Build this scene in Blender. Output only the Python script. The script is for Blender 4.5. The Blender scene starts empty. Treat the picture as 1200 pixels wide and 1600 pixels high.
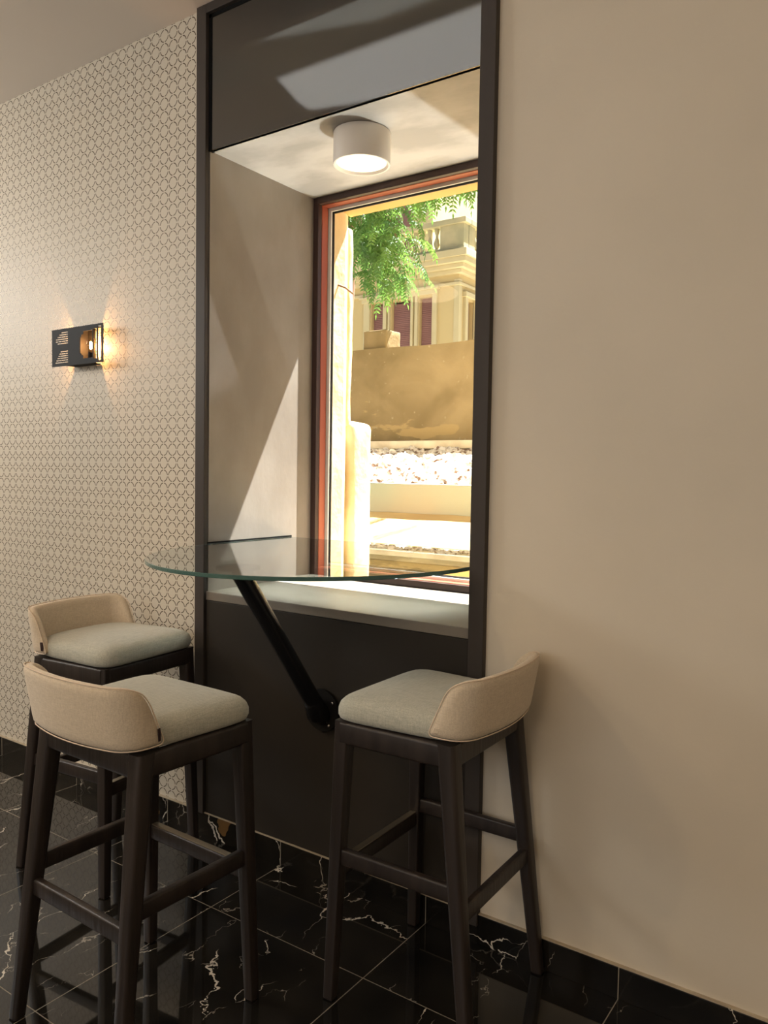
import bpy, bmesh, math, random
from mathutils import Vector, Matrix, noise

# ------------------------------------------------------------------ camera
scene = bpy.context.scene
COL = scene.collection
YAW, PITCH, ROLL = math.radians(34.6428), math.radians(-2.8402), math.radians(0.8949)
F = Vector((-math.sin(YAW) * math.cos(PITCH), math.cos(YAW) * math.cos(PITCH), math.sin(PITCH)))
R0 = Vector((math.cos(YAW), math.sin(YAW), 0))
U0 = R0.cross(F)
RR = R0 * math.cos(ROLL) + U0 * math.sin(ROLL)
UU = -R0 * math.sin(ROLL) + U0 * math.cos(ROLL)
cam = bpy.data.cameras.new('camera')
cam.sensor_fit = 'VERTICAL'
cam.sensor_height = 24.0
cam.lens = 1228.67 * 24.0 / 1600.0
cam.clip_start = 0.02
cam.clip_end = 200
camo = bpy.data.objects.new('camera', cam)
COL.objects.link(camo)
m = Matrix((RR, UU, -F)).transposed().to_4x4()
m.translation = Vector((0, -1.914, 1.3))
camo.matrix_world = m
scene.camera = camo

# ------------------------------------------------------------------ world, lights, exposure
scene.view_settings.view_transform = 'Standard'
scene.view_settings.look = 'None'
scene.view_settings.gamma = 1
scene.view_settings.use_curve_mapping = False
scene.view_settings.exposure = 0.0

world = bpy.data.worlds.new('sky')
scene.world = world
world.use_nodes = True
wn = world.node_tree.nodes
wn['Background'].inputs[0].default_value = (0.80, 0.88, 1.0, 1)
wn['Background'].inputs[1].default_value = 0.65

SUN_DIR = Vector((-0.30, -1.0, -1.93)).normalized()


def light(name, kind, loc, direction, energy, color, **kw):
    l = bpy.data.lights.new(name, kind)
    l.energy = energy
    l.color = color
    for k, v in kw.items():
        setattr(l, k, v)
    o = bpy.data.objects.new(name, l)
    COL.objects.link(o)
    o.location = loc
    if direction is not None:
        o.rotation_euler = Vector(direction).to_track_quat('-Z', 'Y').to_euler()
    return o


light('sun', 'SUN', (0, 6, 12), SUN_DIR, 41.0, (1.0, 0.98, 0.96), angle=math.radians(0.55))
# daylight entering through the room's other window, far left behind the camera
light('far_window_and_fill', 'AREA', (-5.9, -1.75, 2.45), (1.0, 0.0, -0.10), 46.0, (0.90, 0.96, 1.0), shape='RECTANGLE', size=2.0, size_y=0.7)
light('far_window_and_fill', 'AREA', (-1.6, -4.75, 1.9), (0.0, 1.0, -0.02), 30.0, (0.95, 0.97, 1.0), shape='RECTANGLE', size=3.0, size_y=1.2)  # unseen back-wall fill, added to light the wallpaper evenly
# warm ceiling lamps of the room, after two added fill lights that brighten the ceiling
light('ceiling_fill_light', 'POINT', (1.7, -3.3, 2.3), None, 12.0, (1.0, 0.84, 0.66), shadow_soft_size=0.14)
light('ceiling_fill_light', 'POINT', (-4.8, -1.6, 2.3), None, 38.0, (1.0, 0.88, 0.74), shadow_soft_size=0.14)
light('room_ceiling_lamp', 'AREA', (-0.2, -3.6, 2.84), (0.02, 0.25, -1), 24.0, (1.0, 0.74, 0.46), shape='DISK', size=0.7)
light('room_ceiling_lamp', 'AREA', (-3.6, -2.6, 2.84), (0, 0.1, -1), 16.0, (1.0, 0.76, 0.50), shape='DISK', size=0.6)
light('room_ceiling_lamp', 'SPOT', (-2.45, -2.2, 2.84), (0.28, 0.62, -0.9), 30.0, (1.0, 0.72, 0.42), spot_size=math.radians(62), spot_blend=0.6, shadow_soft_size=0.05)


def bounce_lamp(name, loc, sx, sy, energy):
    """added area light that imitates sunlight thrown up on to the ceiling by a polished horizontal surface"""
    d = Vector((SUN_DIR.x, SUN_DIR.y, -SUN_DIR.z))
    ex = (Vector((1, 0, 0)) - d * d.x).normalized()
    ey = (-d).cross(ex)
    l = bpy.data.lights.new(name, 'AREA')
    l.shape = 'RECTANGLE'
    l.size, l.size_y = sx, sy
    l.energy = energy
    l.color = (0.90, 0.96, 1.0)
    l.spread = math.radians(1.6)
    o = bpy.data.objects.new(name, l)
    COL.objects.link(o)
    mm = Matrix((ex, ey, -d)).transposed().to_4x4()
    mm.translation = loc
    o.matrix_world = mm


bounce_lamp('tabletop_glint_lamp', (-1.50, 0.075, 1.07), 1.0, 0.64, 4.0)  # added lamps standing in for sun mirrored off tabletop and sill
bounce_lamp('outer_sill_glint_lamp', (-1.545, 0.84, 0.93), 1.0, 0.80, 2.2)

# ------------------------------------------------------------------ measurements (metres)
H = 2.873          # ceiling
XL, XR = -2.1175, -0.9765     # outer sides of the dark surround
X1, X2 = -2.069, -1.0203      # niche sides
D = 0.551          # depth to the window frame
ZS, ZI = 2.392, 0.875         # niche soffit and sill
HB = 0.081
ZG = 1.043         # top of the glass

# ------------------------------------------------------------------ materials


class NT:
    def __init__(s, mat):
        s.t = mat.node_tree
        s.n = s.t.nodes
        s.b = s.n['Principled BSDF']

    def add(s, typ, **kw):
        nd = s.n.new(typ)
        for k, v in kw.items():
            if k == 'inp':
                for a, b in v.items():
                    if isinstance(b, bpy.types.NodeSocket):
                        s.t.links.new(b, nd.inputs[a])
                    else:
                        nd.inputs[a].default_value = b
            else:
                setattr(nd, k, v)
        return nd

    def math(s, op, a, b=0.0, c=None):
        inp = {0: a, 1: b}
        if c is not None:
            inp[2] = c
        return s.add('ShaderNodeMath', operation=op, inp=inp).outputs[0]

    def mix(s, f, a, b):
        nd = s.add('ShaderNodeMix', data_type='RGBA')
        for i, v in ((0, f), (6, a), (7, b)):
            if isinstance(v, bpy.types.NodeSocket):
                s.t.links.new(v, nd.inputs[i])
            else:
                nd.inputs[i].default_value = v if not isinstance(v, tuple) else (v + (1,))[:4]
        return nd.outputs[2]

    def ramp(s, f, stops):
        nd = s.add('ShaderNodeValToRGB', inp={0: f})
        e = nd.color_ramp.elements
        while len(e) < len(stops):
            e.new(0.5)
        for el, (p, c) in zip(e, stops):
            el.position = p
            el.color = (c, c, c, 1) if not isinstance(c, tuple) else (c + (1,))[:4]
        return nd.outputs[0]

    def link(s, a, b):
        s.t.links.new(a, b)

    def set(s, name, v):
        if isinstance(v, bpy.types.NodeSocket):
            s.link(v, s.b.inputs[name])
        else:
            s.b.inputs[name].default_value = v

    def coord(s):
        return s.add('ShaderNodeNewGeometry').outputs['Position']

    def bump(s, h, strength=0.3, dist=0.01):
        s.set('Normal', s.add('ShaderNodeBump', inp={'Strength': strength, 'Distance': dist, 'Height': h}).outputs[0])


def new_mat(name, color=(0.5, 0.5, 0.5), rough=0.5, metal=0.0, spec=0.5):
    mt = bpy.data.materials.new(name)
    mt.use_nodes = True
    nt = NT(mt)
    nt.set('Base Color', (*color, 1))
    nt.set('Roughness', rough)
    nt.set('Metallic', metal)
    nt.set('Specular IOR Level', spec)
    return mt, nt


def noisy(name, c1, c2, scale, rough=0.6, detail=4, bump=0.0, bscale=None, metal=0.0, spec=0.5, stretch=None, lo=0.35, hi=0.65, world_space=True):
    mt, nt = new_mat(name, c1, rough, metal, spec)
    P = nt.coord() if world_space else nt.add('ShaderNodeTexCoord').outputs['Object']
    if stretch:
        P = nt.add('ShaderNodeMapping', inp={0: P, 3: stretch}).outputs[0]
    n = nt.add('ShaderNodeTexNoise', inp={'Vector': P, 'Scale': scale, 'Detail': detail}).outputs[0]
    f = nt.ramp(n, [(lo, 0.0), (hi, 1.0)])
    nt.set('Base Color', nt.mix(f, c1, c2))
    if bump:
        n2 = nt.add('ShaderNodeTexNoise', inp={'Vector': P, 'Scale': bscale or scale * 4, 'Detail': 6}).outputs[0]
        nt.bump(n2, bump, 0.01)
    return mt


def simple(name, c, rough=0.5, metal=0.0, spec=0.5):
    return new_mat(name, c, rough, metal, spec)[0]


M = {}
M['plaster'] = noisy('beige_wall_paint', (0.66, 0.585, 0.47), (0.70, 0.62, 0.50), 2.0, 0.55, bump=0.05, bscale=60, spec=0.3)
M['ceiling'] = noisy('ceiling_paint', (0.86, 0.79, 0.72), (0.88, 0.81, 0.74), 1.5, 0.8)
M['cement'] = noisy('grey_beige_microcement', (0.235, 0.20, 0.168), (0.30, 0.262, 0.225), 3.2, 0.5, detail=7, bump=0.05, bscale=30, stretch=(1, 1.6, 1))
M['sill'] = noisy('inner_sill_microcement', (0.17, 0.145, 0.115), (0.215, 0.185, 0.15), 3.2, 0.5, detail=7, bump=0.05, bscale=30)
M['soffit'] = noisy('pale_microcement', (0.36, 0.335, 0.30), (0.50, 0.47, 0.43), 3.4, 0.5, detail=9, lo=0.42, hi=0.58, bump=0.05, bscale=30, stretch=(1, 1.6, 1))
M['surround'] = noisy('dark_taupe_laminate', (0.052, 0.043, 0.037), (0.062, 0.052, 0.045), 8, 0.5, stretch=(1, 1, 0.05), spec=0.2)
M['panel'] = noisy('dark_brown_satin_panel', (0.030, 0.025, 0.020), (0.036, 0.030, 0.024), 2, 0.5, spec=0.2)
mt, nt = new_mat('dark_polished_panel', (0.014, 0.015, 0.015), 0.03)
nt.set('IOR', 2.15)
M['mirror_panel'] = mt
M['gap_shade'] = simple('painted_gap_shade', (0.006, 0.006, 0.006), 0.7, 0, 0.1)  # near-black strips put the shade of the gaps into the colour
M['grout_bead'] = noisy('beige_silicone_bead', (0.42, 0.34, 0.24), (0.5, 0.42, 0.30), 20, 0.6)

# wallpaper: square lattice of broken metallic rings
mt, nt = new_mat('ring_patterned_wallpaper', (0.6, 0.54, 0.44), 0.45, spec=0.4)
P = nt.coord()
sp = nt.add('ShaderNodeSeparateXYZ', inp={0: P})
PIT = 0.0475
ux = nt.math('SUBTRACT', nt.math('FRACT', nt.math('DIVIDE', nt.math('ADD', sp.outputs[0], 2.165 + 40 * PIT + PIT / 2), PIT)), 0.5)
uz = nt.math('SUBTRACT', nt.math('FRACT', nt.math('DIVIDE', nt.math('ADD', sp.outputs[2], -1.42 + 40 * PIT + PIT / 2), PIT)), 0.5)
r = nt.math('SQRT', nt.math('ADD', nt.math('MULTIPLY', ux, ux), nt.math('MULTIPLY', uz, uz)))
ring = nt.math('LESS_THAN', nt.math('ABSOLUTE', nt.math('SUBTRACT', r, 0.435)), 0.036)
gap = nt.math('GREATER_THAN', nt.math('MINIMUM', nt.math('ABSOLUTE', ux), nt.math('ABSOLUTE', uz)), 0.055)
fac = nt.math('MULTIPLY', ring, gap)
cn = nt.add('ShaderNodeTexNoise', inp={'Vector': P, 'Scale': 250.0, 'Detail': 3}).outputs[0]
nt.set('Base Color', nt.mix(fac, nt.mix(cn, (0.60, 0.54, 0.44), (0.66, 0.60, 0.495)), (0.11, 0.083, 0.052)))
nt.set('Metallic', nt.math('MULTIPLY', fac, 0.6))
nt.set('Roughness', nt.math('ADD', nt.math('MULTIPLY', fac, -0.16), 0.52))
M['wallpaper'] = mt

# black marble with white veins, laid as tiles


def marble(name, tiles, rough):
    mt, nt = new_mat(name, (0.01, 0.01, 0.01), rough)
    P = nt.coord()
    T = 0.5615
    off = nt.add('ShaderNodeVectorMath', operation='ADD', inp={0: P, 1: (1.145 + 20 * T, 0.319 + 20 * T, 0.0)}).outputs[0]
    sc = nt.add('ShaderNodeVectorMath', operation='DIVIDE', inp={0: off, 1: (T, T, T)}).outputs[0]
    fl = nt.add('ShaderNodeVectorMath', operation='FLOOR', inp={0: sc}).outputs[0]
    if tiles:
        fl = nt.add('ShaderNodeVectorMath', operation='MULTIPLY', inp={0: fl, 1: (1, 1, 0)}).outputs[0]
    else:
        fl = nt.add('ShaderNodeVectorMath', operation='MULTIPLY', inp={0: fl, 1: (1, 0, 0)}).outputs[0]
    rnd = nt.add('ShaderNodeTexWhiteNoise', noise_dimensions='3D', inp={0: fl}).outputs[1]
    rs = nt.add('ShaderNodeVectorMath', operation='SCALE', inp={0: rnd, 'Scale': 30.0}).outputs[0]
    Q = nt.add('ShaderNodeVectorMath', operation='ADD', inp={0: P, 1: rs}).outputs[0]
    warp = nt.add('ShaderNodeTexNoise', inp={'Vector': Q, 'Scale': 6.0, 'Detail': 5.0, 'Roughness': 0.6}).outputs[1]
    wv = nt.add('ShaderNodeVectorMath', operation='SCALE', inp={0: warp, 'Scale': 0.16}).outputs[0]
    Qw = nt.add('ShaderNodeVectorMath', operation='ADD', inp={0: Q, 1: wv}).outputs[0]
    Qs = nt.add('ShaderNodeMapping', inp={0: Qw, 2: (0, 0, 0.5), 3: (1.0, 0.35, 1.0)}).outputs[0]
    v1 = nt.add('ShaderNodeTexVoronoi', feature='DISTANCE_TO_EDGE', inp={'Vector': Qs, 'Scale': 3.0}).outputs[0]
    mask = nt.add('ShaderNodeTexNoise', inp={'Vector': Q, 'Scale': 4.5, 'Detail': 2.0}).outputs[0]
    mk = nt.ramp(mask, [(0.47, 0.0), (0.70, 1.0)])
    wid = nt.math('MULTIPLY', mk, 0.008)
    vein1 = nt.math('LESS_THAN', v1, wid)
    v2 = nt.add('ShaderNodeTexVoronoi', feature='DISTANCE_TO_EDGE', inp={'Vector': Qs, 'Scale': 9.0}).outputs[0]
    mask2 = nt.add('ShaderNodeTexNoise', inp={'Vector': Q, 'Scale': 7.0, 'Detail': 2.0}).outputs[0]
    vein2 = nt.math('MULTIPLY', nt.math('LESS_THAN', v2, nt.math('MULTIPLY', nt.ramp(mask2, [(0.56, 0.0), (0.72, 1.0)]), 0.014)), 0.45)
    vein = nt.math('MAXIMUM', vein1, vein2)
    base = nt.mix(nt.ramp(mask2, [(0.3, 0.0), (0.8, 1.0)]), (0.006, 0.0055, 0.005), (0.020, 0.017, 0.013))
    ch = nt.add('ShaderNodeTexVoronoi', feature='F1', inp={'Vector': Qw, 'Scale': 7.0})
    chm = nt.math('GREATER_THAN', nt.add('ShaderNodeSeparateColor', inp={0: ch.outputs[1]}).outputs[0], 0.975)
    chm = nt.math('MULTIPLY', chm, nt.math('LESS_THAN', ch.outputs[0], 0.40))
    if not tiles:
        base = nt.mix(chm, base, (0.16, 0.09, 0.035))
    col = nt.mix(vein, base, (0.62, 0.56, 0.47))
    # joints
    fr = nt.add('ShaderNodeVectorMath', operation='FRACTION', inp={0: sc}).outputs[0]
    s2 = nt.add('ShaderNodeSeparateXYZ', inp={0: fr})
    jx = nt.math('LESS_THAN', nt.math('MINIMUM', s2.outputs[0], nt.math('SUBTRACT', 1.0, s2.outputs[0])), 0.0022)
    jy = nt.math('LESS_THAN', nt.math('MINIMUM', s2.outputs[1], nt.math('SUBTRACT', 1.0, s2.outputs[1])), 0.0022)
    j = nt.math('MAXIMUM', jx, jy) if tiles else jx
    nt.set('Base Color', nt.mix(j, col, (0.27, 0.235, 0.18)))
    nt.set('Roughness', nt.math('ADD', nt.math('MULTIPLY', j, 0.5), rough))
    return mt


M['floor'] = marble('black_marble_tiles', True, 0.035)
M['skirting'] = marble('black_marble_skirting', False, 0.12)

# window and glass
M['frame_dark'] = noisy('dark_brown_stained_frame', (0.040, 0.018, 0.014), (0.055, 0.026, 0.02), 12, 0.4, stretch=(1, 1, 0.1))
M['frame_red'] = noisy('red_brown_varnished_wood', (0.36, 0.085, 0.045), (0.46, 0.13, 0.07), 10, 0.35, stretch=(1, 1, 0.08))
M['spacer'] = simple('pale_spacer', (0.85, 0.82, 0.78), 0.5)
M['gasket'] = simple('black_rubber_gasket', (0.02, 0.018, 0.016), 0.5)


def thin_glass(name, tint, rough=0.0):
    mt = bpy.data.materials.new(name)
    mt.use_nodes = True
    t = mt.node_tree
    t.nodes.remove(t.nodes['Principled BSDF'])
    out = t.nodes['Material Output']
    tr = t.nodes.new('ShaderNodeBsdfTransparent')
    tr.inputs[0].default_value = (*tint, 1)
    gl = t.nodes.new('ShaderNodeBsdfGlossy')
    gl.inputs['Roughness'].default_value = rough
    fr = t.nodes.new('ShaderNodeFresnel')
    fr.inputs[0].default_value = 1.22
    mx = t.nodes.new('ShaderNodeMixShader')
    ge = t.nodes.new('ShaderNodeNewGeometry')
    inv = t.nodes.new('ShaderNodeMath')
    inv.operation = 'SUBTRACT'
    inv.inputs[0].default_value = 1.0
    t.links.new(ge.outputs['Backfacing'], inv.inputs[1])
    mu = t.nodes.new('ShaderNodeMath')
    mu.operation = 'MULTIPLY'
    t.links.new(fr.outputs[0], mu.inputs[0])
    t.links.new(inv.outputs[0], mu.inputs[1])
    t.links.new(mu.outputs[0], mx.inputs[0])
    t.links.new(tr.outputs[0], mx.inputs[1])
    t.links.new(gl.outputs[0], mx.inputs[2])
    t.links.new(mx.outputs[0], out.inputs[0])
    return mt


M['pane'] = thin_glass('window_glass', (0.97, 0.985, 0.97))
mt, nt = new_mat('clear_tabletop_glass', (0.47, 0.52, 0.50), 0.0)
nt.set('Transmission Weight', 1.0)
nt.set('IOR', 1.5)
M['table_glass'] = mt
mt, nt = new_mat('green_glass_edge', (0.38, 0.88, 0.78), 0.08)
nt.set('Transmission Weight', 0.85)
nt.set('IOR', 1.5)
M['glass_edge'] = mt
M['bulb_glass'] = thin_glass('bulb_glass', (0.98, 0.93, 0.85))
M['black_metal'] = simple('matte_black_metal', (0.012, 0.011, 0.010), 0.6, 0.0, 0.15)
M['black_tube'] = simple('satin_black_tube', (0.014, 0.014, 0.015), 0.22, 0.2)
M['screw'] = simple('bright_screw_steel', (0.75, 0.73, 0.7), 0.25, 1.0)
M['lamp_shell'] = noisy('warm_white_lamp_shell', (0.70, 0.64, 0.56), (0.74, 0.68, 0.6), 5, 0.5)


def emis(name, c, s):
    mt, nt = new_mat(name, c, 0.5)
    nt.set('Emission Color', (*c, 1))
    nt.set('Emission Strength', s)
    return mt


M['led'] = emis('warm_led_diffuser', (1.0, 0.86, 0.66), 1.2)
M['filament'] = emis('glowing_filament', (1.0, 0.66, 0.28), 45.0)

# stools
M['wood'] = noisy('dark_wenge_wood', (0.016, 0.011, 0.009), (0.030, 0.021, 0.017), 30, 0.42, stretch=(1, 1, 0.06), bump=0.15, bscale=90, world_space=False)


def fabric(name, c1, c2):
    mt, nt = new_mat(name, c1, 0.9, spec=0.2)
    O = nt.add('ShaderNodeTexCoord').outputs['Object']
    a = nt.add('ShaderNodeMapping', inp={0: O, 3: (30, 500, 500)}).outputs[0]
    b = nt.add('ShaderNodeMapping', inp={0: O, 3: (500, 30, 500)}).outputs[0]
    c = nt.add('ShaderNodeMapping', inp={0: O, 3: (500, 500, 30)}).outputs[0]
    n = [nt.add('ShaderNodeTexNoise', inp={'Vector': q, 'Scale': 1.0, 'Detail': 2.0}).outputs[0] for q in (a, b, c)]
    s_ = nt.math('DIVIDE', nt.math('ADD', nt.math('ADD', n[0], n[1]), n[2]), 3.0)
    f = nt.ramp(s_, [(0.40, 0.0), (0.60, 1.0)])
    nt.set('Base Color', nt.mix(f, c1, c2))
    nt.set('Sheen Weight', 0.25)
    nt.bump(s_, 0.25, 0.002)
    return mt


M['seat_fabric'] = fabric('sage_grey_linen', (0.36, 0.36, 0.30), (0.52, 0.51, 0.43))
M['back_fabric'] = fabric('cream_linen', (0.57, 0.47, 0.345), (0.71, 0.60, 0.455))
M['piping'] = simple('cream_piping', (0.72, 0.58, 0.44), 0.8)
M['tag'] = simple('dark_woven_tag', (0.03, 0.012, 0.012), 0.8)
M['plate'] = simple('brushed_footrest_metal', (0.42, 0.36, 0.27), 0.3, 0.9)

# outside
M['sandstone'] = noisy('yellow_sandstone', (0.70, 0.52, 0.27), (0.86, 0.72, 0.46), 5, 0.85, detail=8, bump=0.5, bscale=18)
M['lintel_stone'] = noisy('orange_lintel_stone', (0.66, 0.36, 0.12), (0.74, 0.44, 0.17), 4, 0.85, detail=6)
M['retaining_base'] = noisy('tan_rendered_retaining_wall', (0.25, 0.185, 0.095), (0.37, 0.28, 0.15), 1.6, 0.9, detail=9, bump=0.4, bscale=14)
mt, nt = new_mat('tan_rendered_wall_with_patches', (0.3, 0.2, 0.1), 0.9, spec=0.2)
P = nt.coord()
f1 = nt.add('ShaderNodeTexNoise', inp={'Vector': P, 'Scale': 1.7, 'Detail': 9.0, 'Distortion': 0.6}).outputs[0]
c1_ = nt.mix(nt.ramp(f1, [(0.35, 0.0), (0.65, 1.0)]), (0.23, 0.165, 0.08), (0.34, 0.25, 0.13))
f2 = nt.add('ShaderNodeTexNoise', inp={'Vector': nt.add('ShaderNodeMapping', inp={0: P, 1: (3.1, 0, 0.4), 3: (0.9, 1, 2.6)}).outputs[0], 'Scale': 1.5, 'Detail': 6.0}).outputs[0]
c2_ = nt.mix(nt.ramp(f2, [(0.66, 0.0), (0.68, 1.0)]), c1_, (0.40, 0.285, 0.135))
f3 = nt.add('ShaderNodeTexNoise', inp={'Vector': P, 'Scale': 26.0, 'Detail': 5.0}).outputs[0]
c3_ = nt.mix(nt.ramp(f3, [(0.67, 0.0), (0.73, 1.0)]), c2_, (0.38, 0.30, 0.18))
nt.set('Base Color', c3_)
nt.bump(f3, 0.4, 0.01)
M['retaining'] = mt
M['rubble'] = noisy('limestone_with_painted_shade', (0.18, 0.10, 0.06), (0.70, 0.62, 0.54), 16, 0.9, detail=8, bump=1.0, bscale=16, lo=0.38, hi=0.5)  # brown noise paints the shade of the crevices into the pale stone
M['slab'] = noisy('weathered_grey_green_slab', (0.35, 0.26, 0.18), (0.235, 0.31, 0.27), 0.9, 0.6, detail=2)
M['ledge'] = noisy('pale_stone_ledge', (0.6, 0.5, 0.36), (0.78, 0.68, 0.52), 6, 0.85, detail=6)
M['tan'] = noisy('ochre_masonry', (0.42, 0.28, 0.12), (0.52, 0.38, 0.18), 3.5, 0.9, detail=7, stretch=(0.4, 1, 1.5))
M['pavement'] = noisy('pale_stone_paving', (0.30, 0.26, 0.19), (0.36, 0.31, 0.23), 2, 0.9)
M['house'] = noisy('cream_render', (0.52, 0.40, 0.20), (0.55, 0.43, 0.22), 1.2, 0.9)
M['house_trim'] = noisy('pale_cream_stone_trim', (0.52, 0.44, 0.26), (0.56, 0.48, 0.30), 2, 0.85)
M['balustrade'] = noisy('weathered_stone_balustrade', (0.36, 0.33, 0.20), (0.50, 0.42, 0.25), 2.5, 0.9, detail=7)
M['shutter'] = noisy('faded_red_blind', (0.25, 0.12, 0.11), (0.29, 0.145, 0.13), 3, 0.7)
M['bark'] = noisy('brown_bark', (0.22, 0.12, 0.07), (0.36, 0.21, 0.13), 5, 0.9, detail=8, bump=0.8, bscale=20, stretch=(1, 1, 0.25))
mt, nt = new_mat('pinnate_leaf_green', (0.12, 0.30, 0.05), 0.45)
oi = nt.add('ShaderNodeTexNoise', inp={'Vector': nt.coord(), 'Scale': 2.6, 'Detail': 2.0}).outputs[0]
lc = nt.mix(nt.ramp(oi, [(0.35, 0.0), (0.65, 1.0)]), (0.10, 0.20, 0.075), (0.20, 0.31, 0.07))
nt.set('Base Color', lc)
tl = nt.add('ShaderNodeBsdfTranslucent', inp={0: nt.mix(0.5, lc, (0.10, 0.26, 0.02))})
mx = nt.add('ShaderNodeMixShader', inp={0: 0.5})
nt.link(nt.b.outputs[0], mx.inputs[1])
nt.link(tl.outputs[0], mx.inputs[2])
nt.link(mx.outputs[0], nt.n['Material Output'].inputs[0])
M['leaf'] = mt

# ------------------------------------------------------------------ mesh helpers


def box(bm, a, b, bevel=0.0, seg=2):
    x0, y0, z0 = [min(p, q) for p, q in zip(a, b)]
    x1, y1, z1 = [max(p, q) for p, q in zip(a, b)]
    r_ = bmesh.ops.create_cube(bm, size=1.0)
    vs = r_['verts']
    for v in vs:
        v.co = Vector(((x0 + x1) / 2 + v.co.x * (x1 - x0), (y0 + y1) / 2 + v.co.y * (y1 - y0), (z0 + z1) / 2 + v.co.z * (z1 - z0)))
    if bevel:
        es = list({e for v in vs for e in v.link_edges})
        bmesh.ops.bevel(bm, geom=es, offset=bevel, segments=seg, profile=0.5, affect='EDGES')
    return vs


def tube(bm, pts, rad, n=10, cap=True, closed=False):
    pts = [Vector(p) for p in pts]
    rads = rad if isinstance(rad, (list, tuple)) else [rad] * len(pts)
    rings = []
    prev = None
    for i, p in enumerate(pts):
        if closed:
            t = (pts[(i + 1) % len(pts)] - pts[i - 1]).normalized()
        else:
            t = (pts[min(i + 1, len(pts) - 1)] - pts[max(i - 1, 0)]).normalized()
        if prev is None:
            a = t.orthogonal().normalized()
        else:
            a = (prev - t * prev.dot(t)).normalized()
        prev = a
        b = t.cross(a)
        rings.append([bm.verts.new(p + (a * math.cos(k * 2 * math.pi / n) + b * math.sin(k * 2 * math.pi / n)) * rads[i]) for k in range(n)])
    m_ = len(rings)
    for i in range(m_ if closed else m_ - 1):
        A, B = rings[i], rings[(i + 1) % m_]
        for k in range(n):
            bm.faces.new((A[k], A[(k + 1) % n], B[(k + 1) % n], B[k]))
    if cap and not closed:
        bm.faces.new(rings[0][::-1])
        bm.faces.new(rings[-1])


def lathe(bm, prof, c=(0, 0, 0), n=32, cap=True):
    rings = [[bm.verts.new((c[0] + r_ * math.cos(k * 2 * math.pi / n), c[1] + r_ * math.sin(k * 2 * math.pi / n), c[2] + z)) for k in range(n)] for r_, z in prof]
    for A, B in zip(rings, rings[1:]):
        for k in range(n):
            bm.faces.new((A[k], A[(k + 1) % n], B[(k + 1) % n], B[k]))
    if cap:
        bm.faces.new(rings[0][::-1])
        bm.faces.new(rings[-1])


def prism(bm, poly, z0, z1, axis='z'):
    def mk(u, v, w):
        return {'z': (u, v, w), 'y': (u, w, v), 'x': (w, u, v)}[axis]
    A = [bm.verts.new(mk(u, v, z0)) for u, v in poly]
    B = [bm.verts.new(mk(u, v, z1)) for u, v in poly]
    n = len(poly)
    bm.faces.new(A[::-1])
    bm.faces.new(B)
    for k in range(n):
        bm.faces.new((A[k], A[(k + 1) % n], B[(k + 1) % n], B[k]))


def obj(name, bm, mats, parent=None, smooth=False, label=None, autosmooth=None):
    bmesh.ops.recalc_face_normals(bm, faces=bm.faces[:])
    me = bpy.data.meshes.new(name)
    bm.to_mesh(me)
    bm.free()
    for mm_ in (mats if isinstance(mats, (list, tuple)) else [mats]):
        me.materials.append(mm_)
    if smooth:
        for p in me.polygons:
            p.use_smooth = True
        if autosmooth:
            me.set_sharp_from_angle(angle=math.radians(autosmooth))
    o = bpy.data.objects.new(name, me)
    COL.objects.link(o)
    if parent:
        o.parent = parent
    if label:
        o['label'] = label
    return o


def boxobj(name, a, b, mat, parent=None, bevel=0.0, label=None):
    bm = bmesh.new()
    box(bm, a, b, bevel)
    return obj(name, bm, mat, parent, label=label)


def thing(name, label, cat, loc=(0, 0, 0), rz=0.0, group=None):
    o = bpy.data.objects.new(name, None)
    COL.objects.link(o)
    o.empty_display_size = 0.05
    o.location = loc
    o.rotation_euler = (0, 0, rz)
    o['label'] = label
    o['category'] = cat
    if group:
        o['group'] = group
    return o


def tag(o, label, cat, group=None):
    o['label'] = label
    o['category'] = cat
    if group:
        o['group'] = group
    return o


def struct(o, label=None):
    o['kind'] = 'structure'
    if label:
        o['label'] = label
    return o


# ------------------------------------------------------------------ room shell
RX0, RX1, RY0 = -6.0, 2.4, -4.8
struct(boxobj('floor', (RX0, RY0, -0.1), (RX1, 0.0, 0), M['floor']), 'black marble tiled floor with white veins')
struct(boxobj('ceiling', (RX0, RY0, H), (RX1, 0.0, H + 0.1), M['ceiling']), 'plain pale ceiling')
# street-side wall: papered part left of the niche, painted part right of it, stone core around the opening
struct(boxobj('wall_left', (RX0, 0, 0), (XL + 0.02, 0.30, H), M['wallpaper']), 'wall papered with small broken rings')
struct(boxobj('wall_right', (XR - 0.02, 0, 0), (RX1, 0.30, H), M['plaster']), 'smooth beige painted wall')
struct(boxobj('wall_back', (RX0, RY0 - 0.1, 0), (RX1, RY0, H), M['plaster']))
struct(boxobj('wall_far_left', (RX0 - 0.1, RY0, 0), (RX0, 0, H), M['plaster']))
struct(boxobj('wall_far_right', (RX1, RY0, 0), (RX1 + 0.1, 0, H), M['plaster']))
# niche lining
bm = bmesh.new()
box(bm, (X1 - 0.03, 0.0, ZI), (X1, D + 0.01, ZS))
struct(obj('wall_niche_left', bm, M['cement']), 'grey beige cement side of the window niche')
struct(boxobj('wall_niche_right', (X2, 0.0, ZI), (X2 + 0.03, D + 0.01, ZS), M['cement']))
struct(boxobj('ceiling_niche', (X1 - 0.03, 0.0, ZS), (X2 + 0.03, D + 0.01, ZS + 0.03), M['soffit']), 'grey beige cement soffit of the window niche')
bm = bmesh.new()
box(bm, (X1 - 0.03, -0.008, ZI - 0.03), (X2 + 0.03, D + 0.01, ZI), 0.002)
struct(obj('trim_1', bm, M['sill']), 'grey beige inner window sill')
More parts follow.
